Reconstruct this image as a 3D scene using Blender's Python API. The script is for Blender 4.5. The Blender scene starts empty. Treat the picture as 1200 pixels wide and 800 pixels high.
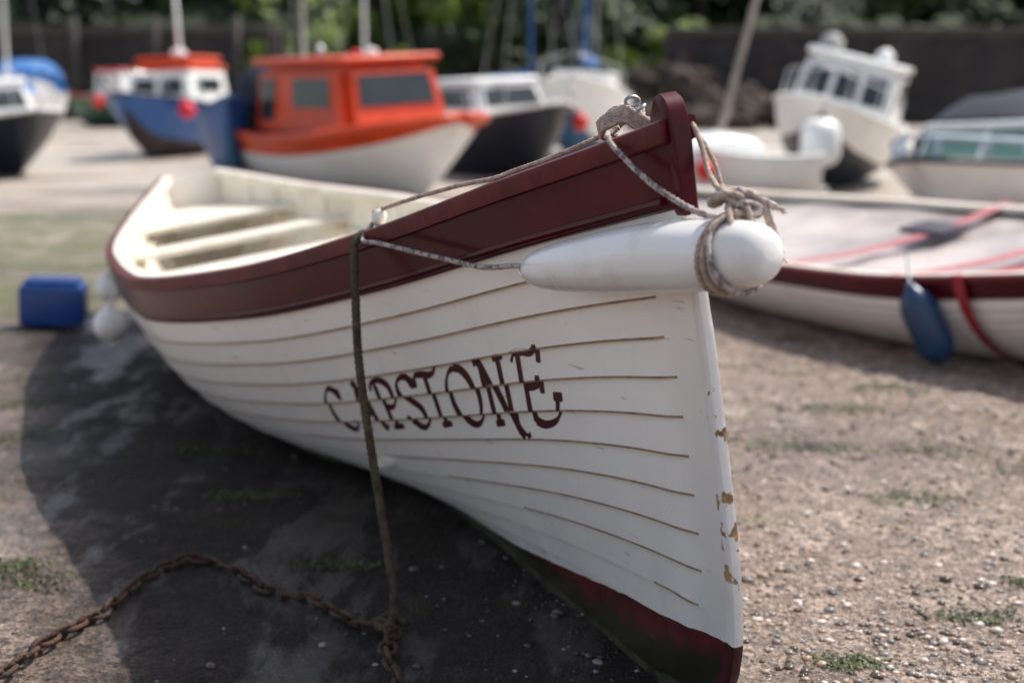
import bpy, bmesh, math, random
import numpy as np
from mathutils import Vector, Matrix, noise
R=random.Random(7)
sc=bpy.context.scene
sc.view_settings.view_transform='Standard'; sc.view_settings.look='None'; sc.view_settings.exposure=0
COL=sc.collection
# ------------------------------------------------------------------ helpers
def N(nt,t,**k):
    n=nt.nodes.new(t)
    for a,b in k.items(): setattr(n,a,b)
    return n
def pm(name,c1,c2=None,scale=6.0,rough=.5,rough2=None,bump=0.0,bscale=40.0,metal=0.0,lo=.35,hi=.65,detail=6,c3=None,stretch=(1,1,1),coat=0.0,spec=.5):
    m=bpy.data.materials.new(name); m.use_nodes=True; nt=m.node_tree; b=nt.nodes['Principled BSDF']; L=nt.links
    b.inputs['Roughness'].default_value=rough; b.inputs['Metallic'].default_value=metal
    b.inputs['Coat Weight'].default_value=coat; b.inputs['Specular IOR Level'].default_value=spec
    tc=N(nt,'ShaderNodeTexCoord'); mp=N(nt,'ShaderNodeMapping'); mp.inputs['Scale'].default_value=stretch
    L.new(tc.outputs['Object'],mp.inputs['Vector'])
    if c2 is None: c2=tuple(x*.8 for x in c1)
    no=N(nt,'ShaderNodeTexNoise'); no.inputs['Scale'].default_value=scale; no.inputs['Detail'].default_value=detail; no.inputs['Roughness'].default_value=.65
    L.new(mp.outputs[0],no.inputs['Vector'])
    cr=N(nt,'ShaderNodeValToRGB'); cr.color_ramp.elements[0].position=lo; cr.color_ramp.elements[1].position=hi
    cr.color_ramp.elements[0].color=(*c2,1); cr.color_ramp.elements[1].color=(*c1,1)
    if c3: e=cr.color_ramp.elements.new((lo+hi)/2); e.color=(*c3,1)
    L.new(no.outputs['Fac'],cr.inputs['Fac']); L.new(cr.outputs['Color'],b.inputs['Base Color'])
    if rough2 is not None:
        mr=N(nt,'ShaderNodeMapRange'); mr.inputs['From Min'].default_value=lo; mr.inputs['From Max'].default_value=hi
        mr.inputs['To Min'].default_value=rough2; mr.inputs['To Max'].default_value=rough
        L.new(no.outputs['Fac'],mr.inputs['Value']); L.new(mr.outputs[0],b.inputs['Roughness'])
    if bump:
        n2=N(nt,'ShaderNodeTexNoise'); n2.inputs['Scale'].default_value=bscale; n2.inputs['Detail'].default_value=5
        L.new(mp.outputs[0],n2.inputs['Vector'])
        bp=N(nt,'ShaderNodeBump'); bp.inputs['Strength'].default_value=bump; bp.inputs['Distance'].default_value=.01
        L.new(n2.outputs['Fac'],bp.inputs['Height']); L.new(bp.outputs[0],b.inputs['Normal'])
    return m
def mk(name,verts,faces,mat,parent=None,smooth=False,fm=None,sharp=None,recalc=True):
    me=bpy.data.meshes.new(name); me.from_pydata([tuple(map(float,v)) for v in verts],[],[tuple(map(int,f)) for f in faces])
    mats=mat if isinstance(mat,(list,tuple)) else [mat]
    for m in mats: me.materials.append(m)
    if fm is not None: me.polygons.foreach_set('material_index',fm)
    if recalc:
        bm=bmesh.new(); bm.from_mesh(me); bmesh.ops.recalc_face_normals(bm,faces=bm.faces); bm.to_mesh(me); bm.free()
    if smooth:
        me.polygons.foreach_set('use_smooth',[True]*len(me.polygons))
        if sharp: me.set_sharp_from_angle(angle=math.radians(sharp))
    me.update()
    o=bpy.data.objects.new(name,me); COL.objects.link(o)
    if parent: o.parent=parent
    return o
def empty(name,label,cat,loc=(0,0,0),rot=(0,0,0),group=None):
    o=bpy.data.objects.new(name,None); COL.objects.link(o); o.location=loc; o.rotation_euler=rot; o.empty_display_size=.2
    o['label']=label; o['category']=cat
    if group:o['group']=group
    return o
def tag(o,label=None,cat=None,group=None,kind=None):
    if label:o['label']=label
    if cat:o['category']=cat
    if group:o['group']=group
    if kind:o['kind']=kind
    return o
class MB:
    def __init__(s): s.v=[];s.f=[];s.m=[]
    def add(s,v,f,mi=0):
        b=len(s.v); s.v+= [tuple(x) for x in v]; s.f+=[tuple(i+b for i in q) for q in f]; s.m+=[mi]*len(f)
    def box(s,c,d,mi=0,rot=None,bev=0,seg=2):
        x,y,z=[k/2 for k in d]
        if bev==0:
            V=[Vector((a*x,b*y,e*z)) for e in(-1,1) for b in(-1,1) for a in(-1,1)]
            F=[(0,1,3,2),(4,6,7,5),(0,4,5,1),(2,3,7,6),(0,2,6,4),(1,5,7,3)]
        else:
            bm=bmesh.new(); bmesh.ops.create_cube(bm,size=1)
            for v in bm.verts: v.co=Vector((v.co.x*2*x,v.co.y*2*y,v.co.z*2*z))
            bmesh.ops.bevel(bm,geom=bm.edges[:],offset=bev,segments=seg,affect='EDGES',profile=.5)
            bm.verts.index_update(); V=[v.co.copy() for v in bm.verts]; F=[[v.index for v in f.verts] for f in bm.faces]; bm.free()
        if rot is not None: V=[rot@v for v in V]
        s.add([v+Vector(c) for v in V],F,mi)
    def tube(s,pts,r,n=8,mi=0,lobes=0,pitch=.05,cap=True,amp=.16):
        pts=[Vector(p) for p in pts]; T=[]
        for i in range(len(pts)):
            a=pts[max(i-1,0)];b=pts[min(i+1,len(pts)-1)]; T.append((b-a).normalized())
        u=T[0].orthogonal().normalized(); V=[];F=[];acc=0
        for i,p in enumerate(pts):
            if i: acc+=(p-pts[i-1]).length; u=(u-T[i]*u.dot(T[i])).normalized()
            w=T[i].cross(u); rr=r[i] if isinstance(r,(list,tuple)) else r
            for k in range(n):
                th=2*math.pi*k/n; q=rr
                if lobes: q=rr*(1-amp+amp*2*abs(math.cos(lobes/2*(th-2*math.pi*acc/pitch))))
                V.append(p+u*math.cos(th)*q+w*math.sin(th)*q)
        for i in range(len(pts)-1):
            for k in range(n):
                a=i*n+k;b=i*n+(k+1)%n; F.append((a,b,b+n,a+n))
        if cap: F.append(tuple(range(n))); F.append(tuple((len(pts)-1)*n+k for k in range(n)))
        s.add(V,F,mi)
    def rev(s,prof,c,ax,n=24,mi=0):
        ax=Vector(ax).normalized(); u=ax.orthogonal().normalized(); w=ax.cross(u); V=[];F=[]
        for t,r in prof:
            for k in range(n):
                th=2*math.pi*k/n; V.append(Vector(c)+ax*t+(u*math.cos(th)+w*math.sin(th))*max(r,1e-4))
        for i in range(len(prof)-1):
            for k in range(n):
                a=i*n+k;b=i*n+(k+1)%n; F.append((a,b,b+n,a+n))
        F.append(tuple(range(n))); F.append(tuple((len(prof)-1)*n+k for k in range(n)))
        s.add(V,F,mi)
    def obj(s,name,mat,parent=None,smooth=False,sharp=None):
        return mk(name,s.v,s.f,mat,parent,smooth,s.m,sharp)
def crom(P,step=None,n=12,closed=False):
    P=[Vector(p) for p in P]
    if closed: Q=[P[-1]]+P+[P[0],P[1]]
    else: Q=[P[0]*2-P[1]]+P+[P[-1]*2-P[-2]]
    out=[]
    for i in range(1,len(Q)-2):
        p0,p1,p2,p3=Q[i-1:i+3]; m=n if step is None else max(2,int((p2-p1).length/step))
        for k in range(m):
            t=k/m; out.append(.5*((2*p1)+(p2-p0)*t+(2*p0-5*p1+4*p2-p3)*t*t+(3*p1-p0-3*p2+p3)*t**3))
    if not closed: out.append(Q[-2])
    return out
def interp(X,Y):
    X=np.array(X,float);Y=np.array(Y,float); d=np.diff(Y)/np.diff(X); m=np.zeros(len(X))
    m[1:-1]=np.where(d[1:]*d[:-1]>0,2*d[1:]*d[:-1]/(d[1:]+d[:-1]+1e-12),0); m[0]=d[0];m[-1]=d[-1]
    def f(x):
        x=min(max(x,X[0]),X[-1]); i=min(max(int(np.searchsorted(X,x)-1),0),len(X)-2); h=X[i+1]-X[i];t=(x-X[i])/h
        return float((2*t**3-3*t*t+1)*Y[i]+(t**3-2*t*t+t)*h*m[i]+(-2*t**3+3*t*t)*Y[i+1]+(t**3-t*t)*h*m[i+1])
    return f
def sm(a,b,x):
    t=min(max((x-a)/(b-a),0),1); return t*t*(3-2*t)
# ------------------------------------------------------------------ materials
def hull_mat():
    m=bpy.data.materials.new('painted_planks'); m.use_nodes=True; nt=m.node_tree; L=nt.links; b=nt.nodes['Principled BSDF']
    tc=N(nt,'ShaderNodeTexCoord'); sp=N(nt,'ShaderNodeSeparateXYZ'); L.new(tc.outputs['Object'],sp.inputs[0])
    def M(op,a,b_,c=None):
        n=N(nt,'ShaderNodeMath',operation=op)
        for i,x in enumerate([a,b_,c]):
            if x is None: continue
            if isinstance(x,(int,float)): n.inputs[i].default_value=x
            else: L.new(x,n.inputs[i])
        return n.outputs[0]
    def NO(sc_,det=6,st=(1,1,1),rough=.6):
        mp=N(nt,'ShaderNodeMapping'); mp.inputs['Scale'].default_value=st; L.new(tc.outputs['Object'],mp.inputs[0])
        n=N(nt,'ShaderNodeTexNoise'); n.inputs['Scale'].default_value=sc_; n.inputs['Detail'].default_value=det; n.inputs['Roughness'].default_value=rough
        L.new(mp.outputs[0],n.inputs['Vector']); return n.outputs['Fac']
    def RAMP(f,a,b_):
        n=N(nt,'ShaderNodeMapRange'); n.inputs['From Min'].default_value=a; n.inputs['From Max'].default_value=b_; L.new(f,n.inputs[0]); return n.outputs[0]
    def MIX(f,a,b_):
        n=N(nt,'ShaderNodeMix',data_type='RGBA')
        L.new(f,n.inputs[0])
        for i,x in((6,a),(7,b_)):
            if isinstance(x,tuple): n.inputs[i].default_value=(*x,1)
            else: L.new(x,n.inputs[i])
        return n.outputs[2]
    base=MIX(RAMP(NO(2.2),.35,.7),(.90,.835,.765),(.93,.88,.825))
    streak=RAMP(NO(9,8,(1,1,.25)),.58,.85); base=MIX(M('MULTIPLY',streak,.32),base,(.52,.43,.34))
    sc1=RAMP(NO(26,3,(.25,1,1.6),.5),.70,.74); base=MIX(M('MULTIPLY',sc1,.5),base,(.33,.30,.29))
    spk=RAMP(NO(110,2),.735,.76); base=MIX(M('MULTIPLY',spk,.6),base,(.2,.15,.12))
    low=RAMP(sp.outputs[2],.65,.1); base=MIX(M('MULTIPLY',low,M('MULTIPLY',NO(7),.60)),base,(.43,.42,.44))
    wl=M('ADD',M('MAXIMUM',M('MULTIPLY_ADD',sp.outputs[0],.135,.236),.045),M('MULTIPLY',M('SUBTRACT',NO(14),.5),.012))
    red=MIX(RAMP(NO(11),.4,.62),(.12,.016,.020),(.075,.011,.014))
    ff=RAMP(sp.outputs[0],-.75,-.05)
    slime=RAMP(M('SUBTRACT',M('MULTIPLY_ADD',ff,.10,M('MULTIPLY',NO(9,8),.17)),sp.outputs[2]),-.02,.03)
    red=MIX(M('MULTIPLY',slime,.9),red,(.016,.022,.010))
    under=M('LESS_THAN',sp.outputs[2],wl)
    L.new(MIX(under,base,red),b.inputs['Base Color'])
    L.new(RAMP(NO(5),-.5,2.6),b.inputs['Roughness']); b.inputs['Coat Weight'].default_value=.15; b.inputs['Coat Roughness'].default_value=.12
    bp=N(nt,'ShaderNodeBump'); bp.inputs['Strength'].default_value=.15; bp.inputs['Distance'].default_value=.004
    L.new(NO(30,6,(.35,1,1)),bp.inputs['Height']); L.new(bp.outputs[0],b.inputs['Normal'])
    return m
M_hull=hull_mat()
M_seam=pm('worn_plank_edge',(.50,.35,.22),(.17,.09,.045),25,.7,lo=.3,hi=.78)
M_maroon=pm('maroon_paint',(.080,.002,.008),(.045,.002,.006),5,.28,bump=.1,bscale=18,spec=.24)
M_maroon2=pm('faded_maroon_paint',(.14,.016,.018),(.075,.006,.010),9,.45,bump=.15,bscale=40,spec=.25)
M_letter=pm('maroon_lettering',(.07,.007,.014),(.045,.006,.012),30,.4)
M_inside=pm('cream_interior_paint',(.88,.84,.75),(.74,.67,.55),3,.5,bump=.15,bscale=20)
M_thwart=pm('cream_thwart_paint',(.88,.83,.73),(.70,.62,.50),7,.5)
M_iron=pm('rusty_iron',(.11,.05,.028),(.03,.02,.016),30,.8,bump=.8,bscale=120)
M_galv=pm('galvanised_steel',(.5,.5,.5),(.3,.3,.3),30,.35,metal=.9)
M_ropeW=pm('weathered_cream_rope',(.62,.49,.40),(.30,.22,.18),60,.85,bump=.6,bscale=300)
M_ropeG=pm('grey_flecked_rope',(.55,.47,.43),(.18,.13,.13),70,.85,bump=.6,bscale=300,lo=.42,hi=.55)
M_ropeB=pm('muddy_brown_rope',(.13,.10,.055),(.04,.032,.02),40,.9,bump=.8,bscale=250)
M_fender=pm('white_vinyl',(.86,.83,.80),(.68,.61,.54),6,.22,rough2=.4,lo=.3,hi=.52,bump=.05,bscale=30,coat=.4)
def stem_mat():
    m=pm('chipped_white_paint',(.90,.86,.82),(.80,.75,.70),4,.4,bump=.2,bscale=25); nt=m.node_tree;L=nt.links;b=nt.nodes['Principled BSDF']
    old=b.inputs['Base Color'].links[0].from_socket
    tc=N(nt,'ShaderNodeTexCoord'); sp=N(nt,'ShaderNodeSeparateXYZ'); L.new(tc.outputs['Object'],sp.inputs[0])
    no=N(nt,'ShaderNodeTexNoise'); no.inputs['Scale'].default_value=22; no.inputs['Detail'].default_value=7; L.new(tc.outputs['Object'],no.inputs['Vector'])
    cr=N(nt,'ShaderNodeValToRGB'); e=cr.color_ramp.elements; e[0].position=.0; e[0].color=(.06,.06,.06,1); e[1].position=1; e[1].color=(.02,.02,.02,1)
    for p,v in((.30,.09),(.42,.17),(.50,.26),(.58,.15),(.68,.21),(.80,.08)):
        q=e.new(p); q.color=(v,v,v,1)
    L.new(sp.outputs[2],cr.inputs['Fac'])
    ad=N(nt,'ShaderNodeMath',operation='ADD'); L.new(no.outputs['Fac'],ad.inputs[0]); L.new(cr.outputs['Color'],ad.inputs[1])
    mr=N(nt,'ShaderNodeMapRange'); mr.inputs['From Min'].default_value=.735; mr.inputs['From Max'].default_value=.75; L.new(ad.outputs[0],mr.inputs[0])
    n2=N(nt,'ShaderNodeTexNoise'); n2.inputs['Scale'].default_value=45; L.new(tc.outputs['Object'],n2.inputs['Vector'])
    c2=N(nt,'ShaderNodeValToRGB'); c2.color_ramp.elements[0].color=(.16,.08,.04,1); c2.color_ramp.elements[1].color=(.50,.31,.14,1); c2.color_ramp.elements[0].position=.35;c2.color_ramp.elements[1].position=.6; L.new(n2.outputs['Fac'],c2.inputs[0])
    mx=N(nt,'ShaderNodeMix',data_type='RGBA'); L.new(mr.outputs[0],mx.inputs[0]); L.new(old,mx.inputs[6]); L.new(c2.outputs[0],mx.inputs[7])
    lt=N(nt,'ShaderNodeMath',operation='LESS_THAN'); L.new(sp.outputs[2],lt.inputs[0]); lt.inputs[1].default_value=.236
    m2=N(nt,'ShaderNodeMix',data_type='RGBA'); L.new(lt.outputs[0],m2.inputs[0]); L.new(mx.outputs[2],m2.inputs[6]); m2.inputs[7].default_value=(.06,.014,.015,1)
    L.new(m2.outputs[2],b.inputs['Base Color']); return m
M_stem=stem_mat()
M_keel=pm('slimy_keel_wood',(.085,.075,.05),(.025,.028,.016),20,.7,bump=.5,bscale=60,spec=.2)
# ------------------------------------------------------------------ main hull shape  (x=-s forward, y port, z up)
LEN=6.6
Bf=interp([0,.1,.24,.5,.8,1.17,2,3.15,4.2,5.4,6.6],[.014,.034,.076,.16,.245,.35,.57,.765,.74,.54,.18])
Zf=interp([0,.24,.5,1.17,2,3.15,4.2,5.4,6.6],[1.29,1.235,1.175,1.02,.87,.745,.70,.72,.81])
Kf=interp([0,4.5,5.6,6.6],[.028,.028,.09,.28])
Sst=interp([0,.06,.15,.28,.5,.8,1.05,1.5],[.29,.13,.035,-.012,-.032,-.030,-.012,.02])
def sec(s,w):
    m=sm(.2,3.0,s); th=w*math.pi/2; B=Bf(s); zk=Kf(s); D=Zf(s)-zk
    y=B*((1-m)*w**1.3+m*math.sin(th)**.92); z=zk+D*((1-m)*w+m*(1-math.cos(th))**1.05)
    return max(y,.010),z
def s0f(w): return Sst(.028+1.262*w)
def surf(s,w,off=0,side=-1):
    y,z=sec(s,w); e=1e-3
    y1,z1=sec(s+e,w); y2,z2=sec(s,min(w+e,1))
    if w+e>1: ya,za=sec(s,w-e); y2,z2=2*y-ya,2*z-za
    a=Vector((-e,y1-y,z1-z)); b=Vector((0,y2-y,z2-z)); n=b.cross(a)
    if n.length<1e-12:n=Vector((0,1,0))
    n.normalize()
    if n.y<0:n=-n
    p=Vector((-s,y,z))+n*off
    return Vector((p.x,p.y*side,p.z))
WR=.882; NS=13
def lapoff(s,w,frac): return .0105*(1-frac)*sm(.09,.19,s-s0f(w))
ORG=Vector((.487,2.75,0))
GIG=empty('rowing_boat','white clinker-built wooden rowing boat with maroon top strake on wet sand','boat',ORG,(math.radians(8.6),0,math.radians(21-90)))
GM=Matrix.Translation(ORG)@GIG.rotation_euler.to_matrix().to_4x4()
def W(s,w,off=0,side=-1,up=0): return GM@surf(s,w,off,side)+Vector((0,0,up))
NI=150
tt=[(i/(NI-1))**1.5 for i in range(NI)]
def hull_side(side):
    rows=[]
    fr=[0,.06,.35,.7,1.0]
    for k in range(NS):
        for f in fr: rows.append((k,f,WR*(k+f)/NS))
    V=[];F=[];FM=[]
    for k,f,w in rows:
        s0=s0f(w)
        for t in tt:
            s=s0+(LEN-s0)*t; V.append(surf(s,w,lapoff(s,w,f),side))
    for j in range(len(rows)-1):
        mi=1 if (rows[j][1]==0) or rows[j][1]==1.0 else 0
        for i in range(NI-1):
            a=j*NI+i; F.append((a,a+1,a+1+NI,a+NI))
            s=-V[a].x; fade=s-s0f(rows[j][2])>.115
            FM.append(1 if (mi and fade and V[a].z>.27) else 0)
    return V,F,FM
for side,nm in((-1,'planking'),(1,'planking')):
    V,F,FM=hull_side(side); mk(nm,V,F,[M_hull,M_seam],GIG,True,FM,sharp=32)
for side in(-1,1):
    V=[];F=[];rows=[(WR,.013),(WR+.004,.016),(WR+(1-WR)*.5,.012),(1.0,.009)]
    for w,of in rows:
        for t in tt:
            s=-.012+(LEN+.012)*t; V.append(surf(s,w,of*sm(-.05,.1,s)+.001,side))
    for t in tt: V.append(surf(-.012+(LEN+.012)*t,WR-.004,.0,side))
    order=[4,0,1,2,3]
    for a_,b_ in zip(order[:-1],order[1:]):
        for i in range(NI-1): F.append((a_*NI+i,a_*NI+i+1,b_*NI+i+1,b_*NI+i))
    mk('sheer_strake',V,F,M_maroon,GIG,True,sharp=32)
def rail(name,prof,w,mat,sa=.0,sb=LEN,n=130,par=GIG,base=0.0):
    for side in(-1,1):
        V=[];F=[];m=len(prof)
        for i in range(n):
            s=sa+(sb-sa)*(i/(n-1))**1.3
            p=surf(s,w,base,side); q=surf(min(s+.01,LEN),w,base,side); r=surf(max(s-.01,0),w,base,side)
            T=(q-r).normalized(); O=T.cross(Vector((0,0,1))).normalized()
            if O.y*side<0:O=-O
            U=Vector((0,0,1))
            for o,u in prof:
                V.append(p+O*(o if s>.06 else max(o,-.002))+U*u)
        for i in range(n-1):
            for k in range(m): F.append((i*m+k,i*m+(k+1)%m,(i+1)*m+(k+1)%m,(i+1)*m+k))
        F.append(tuple(range(m)));F.append(tuple((n-1)*m+k for k in range(m)))
        mk(name,V,F,mat,par,True,sharp=35)
rail('gunwale',[(-.012,.002),(-.012,.016),(.016,.018),(.024,.014),(.026,.004),(.024,-.026),(.012,-.030),(.006,-.028),(.006,.002)],1.0,M_maroon2)
rail('inwale',[(-.058,-.03),(-.058,.012),(-.052,.017),(-.0125,.019),(-.0125,-.03)],1.0,M_thwart,sa=.5)
rail('rubbing_moulding',[(.008,-.008),(.018,-.009),(.024,-.002),(.022,.006),(.010,.010)],WR+.012,M_maroon,sa=.03)
b=MB(); nw=18;ni=60
for side in(-1,1):
    V=[];F=[]
    for j in range(nw):
        w=.02+.98*j/(nw-1)
        for i in range(ni):
            s=.25+(LEN-.27)*(i/(ni-1)); p=surf(s,w,-.02,side)
            if p.y*side<.002:p.y=.002*side
            V.append(p)
    for j in range(nw-1):
        for i in range(ni-1):
            a=j*ni+i;F.append((a,a+1,a+1+ni,a+ni))
    b.add(V,F)
    for k in range(18):
        s=1.28+k*.29; P=[]
        for q in range(15):
            p=surf(s,.08+.9*q/14,-.024,side)
            if p.y*side<.0: p.y=0
            P.append(p)
        b.tube(P,.010,5)
b.obj('inner_planking',M_inside,GIG,True,35)
def halfw(s,z):
    lo,hi=0,1
    for _ in range(25):
        m=(lo+hi)/2
        if sec(s,m)[1]<z: lo=m
        else: hi=m
    return sec(s,lo)[0]
for s in(1.75,2.6,3.45,4.3,5.15):
    z=Zf(s)-.15; b=MB(); w1=halfw(s-.11,z)-.03;w2=halfw(s+.11,z)-.03; h=.014
    V=[(-s+.11,-w1,z-h),(-s+.11,w1,z-h),(-s-.11,w2,z-h),(-s-.11,-w2,z-h)]; V+=[(x,y,zz+2*h) for x,y,zz in V]
    b.add(V,[(0,1,2,3),(4,5,6,7),(0,1,5,4),(1,2,6,5),(2,3,7,6),(3,0,4,7)])
    b.obj('thwart',M_thwart,GIG)
z=Zf(6.0)-.16; b=MB(); wa,wb=halfw(5.7,z)-.03,halfw(6.5,z)-.03
V=[(-5.7,-wa,z),(-5.7,wa,z),(-6.5,wb,z),(-6.5,-wb,z)];V+=[(x,y,zz+.025) for x,y,zz in V]
b.add(V,[(0,1,2,3),(4,5,6,7),(0,1,5,4),(1,2,6,5),(2,3,7,6),(3,0,4,7)]); b.obj('stern_seat',M_thwart,GIG)
b=MB()
for k in range(-3,4):
    y=k*.11; b.box((-3.6,y,.245),(3.8 if abs(k)<3 else 2.6,.095,.014))
b.obj('bottom_boards',M_inside,GIG)
for side in(-1,1):
    b=MB(); b.tube([surf(.5+(LEN-.6)*i/40,.80,-.034,side) for i in range(41)],.016,6); b.obj('thwart_riser',M_thwart,GIG,True)
pts=[sec(LEN,w/16) for w in range(17)]
V=[(-LEN,y,z) for y,z in pts]+[(-LEN,-y,z) for y,z in reversed(pts)]; V=V+[(x-.03,y,z) for x,y,z in V]; n=len(V)//2
F=[tuple(range(n)),tuple(range(n,2*n))]+[(i,(i+1)%n,n+(i+1)%n,n+i) for i in range(n)]
mk('transom',V,F,M_hull,GIG)
V=[];F=[]
for i in range(9):
    s=.02+i*.05; y=max(Bf(s)-.02,.008); z=Zf(s)-.004
    for zz in(0,-.03): V+=[(-s,-y,z+zz),(-s,y,z+zz)]
for i in range(8):
    a=i*4; F+=[(a,a+1,a+5,a+4),(a+2,a+3,a+7,a+6)]
F+=[(32,33,35,34)]
mk('breasthook',V,F,M_maroon2,GIG)
def stem_sweep():
    path=[]
    for z in np.linspace(1.20,.01,60): path.append((-Sst(z),z))
    V=[];F=[]
    prof=[(-.04,.008),(-.01,.0115),(.006,.0125),(.012,.010),(.0145,0),(.012,-.010),(.006,-.0125),(-.01,-.0115),(-.04,-.008)]
    m=len(prof)
    for i,(x,z) in enumerate(path):
        a=path[max(i-1,0)];c=path[min(i+1,len(path)-1)]; t=Vector((c[0]-a[0],0,c[1]-a[1])).normalized(); fwd=Vector((-t.z,0,t.x))
        if fwd.x<0:fwd=-fwd
        jit=noise.noise(Vector((0,0,z*14)))*.003+noise.noise(Vector((3,0,z*50)))*.0016
        for o,y in prof: V.append(Vector((x,y,z))+fwd*(o+jit))
    for i in range(len(path)-1):
        for k in range(m): F.append((i*m+k,i*m+(k+1)%m,(i+1)*m+(k+1)%m,(i+1)*m+k))
    F.append(tuple(range(m)));F.append(tuple((len(path)-1)*m+k for k in range(m)))
    return mk('stem',V,F,M_stem,GIG,True,sharp=50)
stem_sweep()
prof=[(-.012,1.122),(.021,1.124),(.023,1.20),(.021,1.27),(.012,1.318),(-.002,1.342),(-.022,1.352),(-.046,1.344),(-.066,1.32),(-.075,1.285),(-.075,1.23),(-.06,1.20)]
V=[];F=[];n=len(prof)
for y,ins in((-.021,.006),(-.017,0),(.017,0),(.021,.006)):
    cx=sum(p[0] for p in prof)/n;cz=sum(p[1] for p in prof)/n
    for x,z in prof:
        d=Vector((cx-x,0,cz-z)).normalized()*ins; wid=1.0 if z>1.2 else .8
        V.append((x+d.x,y*wid,z+d.z))
for r in range(3):
    for k in range(n): F.append((r*n+k,r*n+(k+1)%n,(r+1)*n+(k+1)%n,(r+1)*n+k))
F+=[tuple(range(n)),tuple(3*n+k for k in range(n))]
mk('stem_head',V,F,M_maroon,GIG,True,sharp=40)
b=MB(); b.box((-3.28,0,.016),(6.06,.034,.044)); b.box((-6.35,0,.14),(.42,.035,.25)); b.obj('keel',M_keel,GIG)
for side in(-1,1):
    b=MB(); b.tube([surf(2.3+2.3*i/30,.28,.012,side) for i in range(31)],.012,6); b.obj('bilge_runner',M_keel,GIG,True)
# ---------------- lettering
def letters():
    el=lambda cx,cy,rx,ry:[(cx+rx*math.cos(a),cy+ry*math.sin(a)) for a in np.linspace(math.pi/2,math.pi/2+2*math.pi,17)]
    S={
    'C':(.78,[[(.68,.80),(.58,.95),(.40,1.0),(.16,.82),(.05,.48),(.14,.15),(.40,.0),(.58,.07),(.72,.24)],[(.70,.99),(.68,.74)]]),
    'A':(.80,[[(.0,.03),(.1,.08),(.26,.45),(.46,1.0)],[(.36,1.04),(.46,.98),(.54,.6),(.60,.15),(.68,.0),(.78,.06)],[(.12,.36),(.34,.33),(.58,.38)],[(-.06,.02),(.14,.0)]]),
    'P':(.66,[[(.18,.96),(.17,.5),(.16,.02)],[(-.02,.84),(.08,.98),(.34,1.02),(.58,.90),(.60,.64),(.42,.46),(.16,.46)],[(.0,.0),(.36,.02)]]),
    'S':(.60,[[(.56,.82),(.48,.97),(.30,1.0),(.1,.90),(.08,.68),(.28,.52),(.50,.36),(.52,.12),(.30,-.02),(.08,.03),(-.02,.2)],[(.58,.99),(.56,.77)],[(-.03,.25),(-.03,.03)]]),
    'T':(.68,[[(-.08,.78),(.0,.97),(.2,.99),(.45,.96),(.62,1.0),(.68,1.08)],[(.31,.96),(.30,.5),(.29,.02)],[(.14,.0),(.46,.03)]]),
    'O':(.90,[el(.43,.5,.41,.5)]),
    'N':(.92,[[(.12,.0),(.13,.5),(.14,.96)],[(-.04,1.0),(.08,1.02),(.16,.94),(.38,.5),(.62,.0),(.72,-.14),(.84,-.2),(.96,-.16)],[(.66,1.02),(.65,.5),(.64,.0)],[(.0,.0),(.26,.02)],[(.52,1.03),(.80,1.05)]]),
    'E':(1.0,[[(.16,1.04),(.14,.6),(.13,.25),(.15,.02)],[(-.04,.93),(.08,1.04),(.3,1.05),(.52,1.02),(.70,1.07)],[(.71,1.12),(.67,.86)],[(.13,.55),(.34,.54),(.56,.57)],[(.57,.70),(.55,.43)],[(.13,.04),(.4,-.02),(.70,.03),(.86,.16),(.93,.36)],[(.82,.38),(1.05,.36)]]),
    }
    gap=.13
    txt='CAPSTONE'; tot=sum(S[c][0] for c in txt)+gap*7
    V=[];F=[]; nib=math.radians(42); x0=0
    sC,sE=1.82,.555
    def findw(s,z):
        lo,hi=0,1
        for _ in range(30):
            m=(lo+hi)/2
            if sec(s,m)[1]<z: lo=m
            else: hi=m
        return lo
    def mp(lx,ly):
        lx2=lx+.08*ly; f=lx2/tot; s=sC+(sE-sC)*f
        zb=.352+(.602-.352)*f; h=.142+(.180-.142)*f**1.5
        w=findw(s,zb+ly*h); kf=w/WR*NS; fr=kf-math.floor(kf)
        return surf(s,w,lapoff(s,w,fr)+.0014,-1)
    for c in txt:
        wd,strokes=S[c]
        for st in strokes:
            P=crom([Vector((x,y,0)) for x,y in st],n=14); L_=[]
            n=len(P)
            for i,p in enumerate(P):
                a=P[max(i-1,0)];q=P[min(i+1,n-1)]; d=(q-a).normalized(); ang=math.atan2(d.y,d.x)
                wv=.024+.056*abs(math.sin(ang-nib))**1.2
                if i==0 or i==n-1: wv*=.7
                pr=Vector((-d.y,d.x,0)); L_.append((p+pr*wv,p-pr*wv))
            b0=len(V)
            for l,r in L_:
                mid=(l+r)/2
                V.append(mp(x0+l.x,l.y)); V.append(mp(x0+mid.x,mid.y)); V.append(mp(x0+r.x,r.y))
            for i in range(n-1):
                a=b0+3*i; F.append((a,a+1,a+4,a+3)); F.append((a+1,a+2,a+5,a+4))
        x0+=wd+gap
    o=mk('name_lettering',V,F,M_letter,GIG,False,recalc=False)
    o['label']='maroon calligraphic lettering reading CAPSTONE'
letters()
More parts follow.
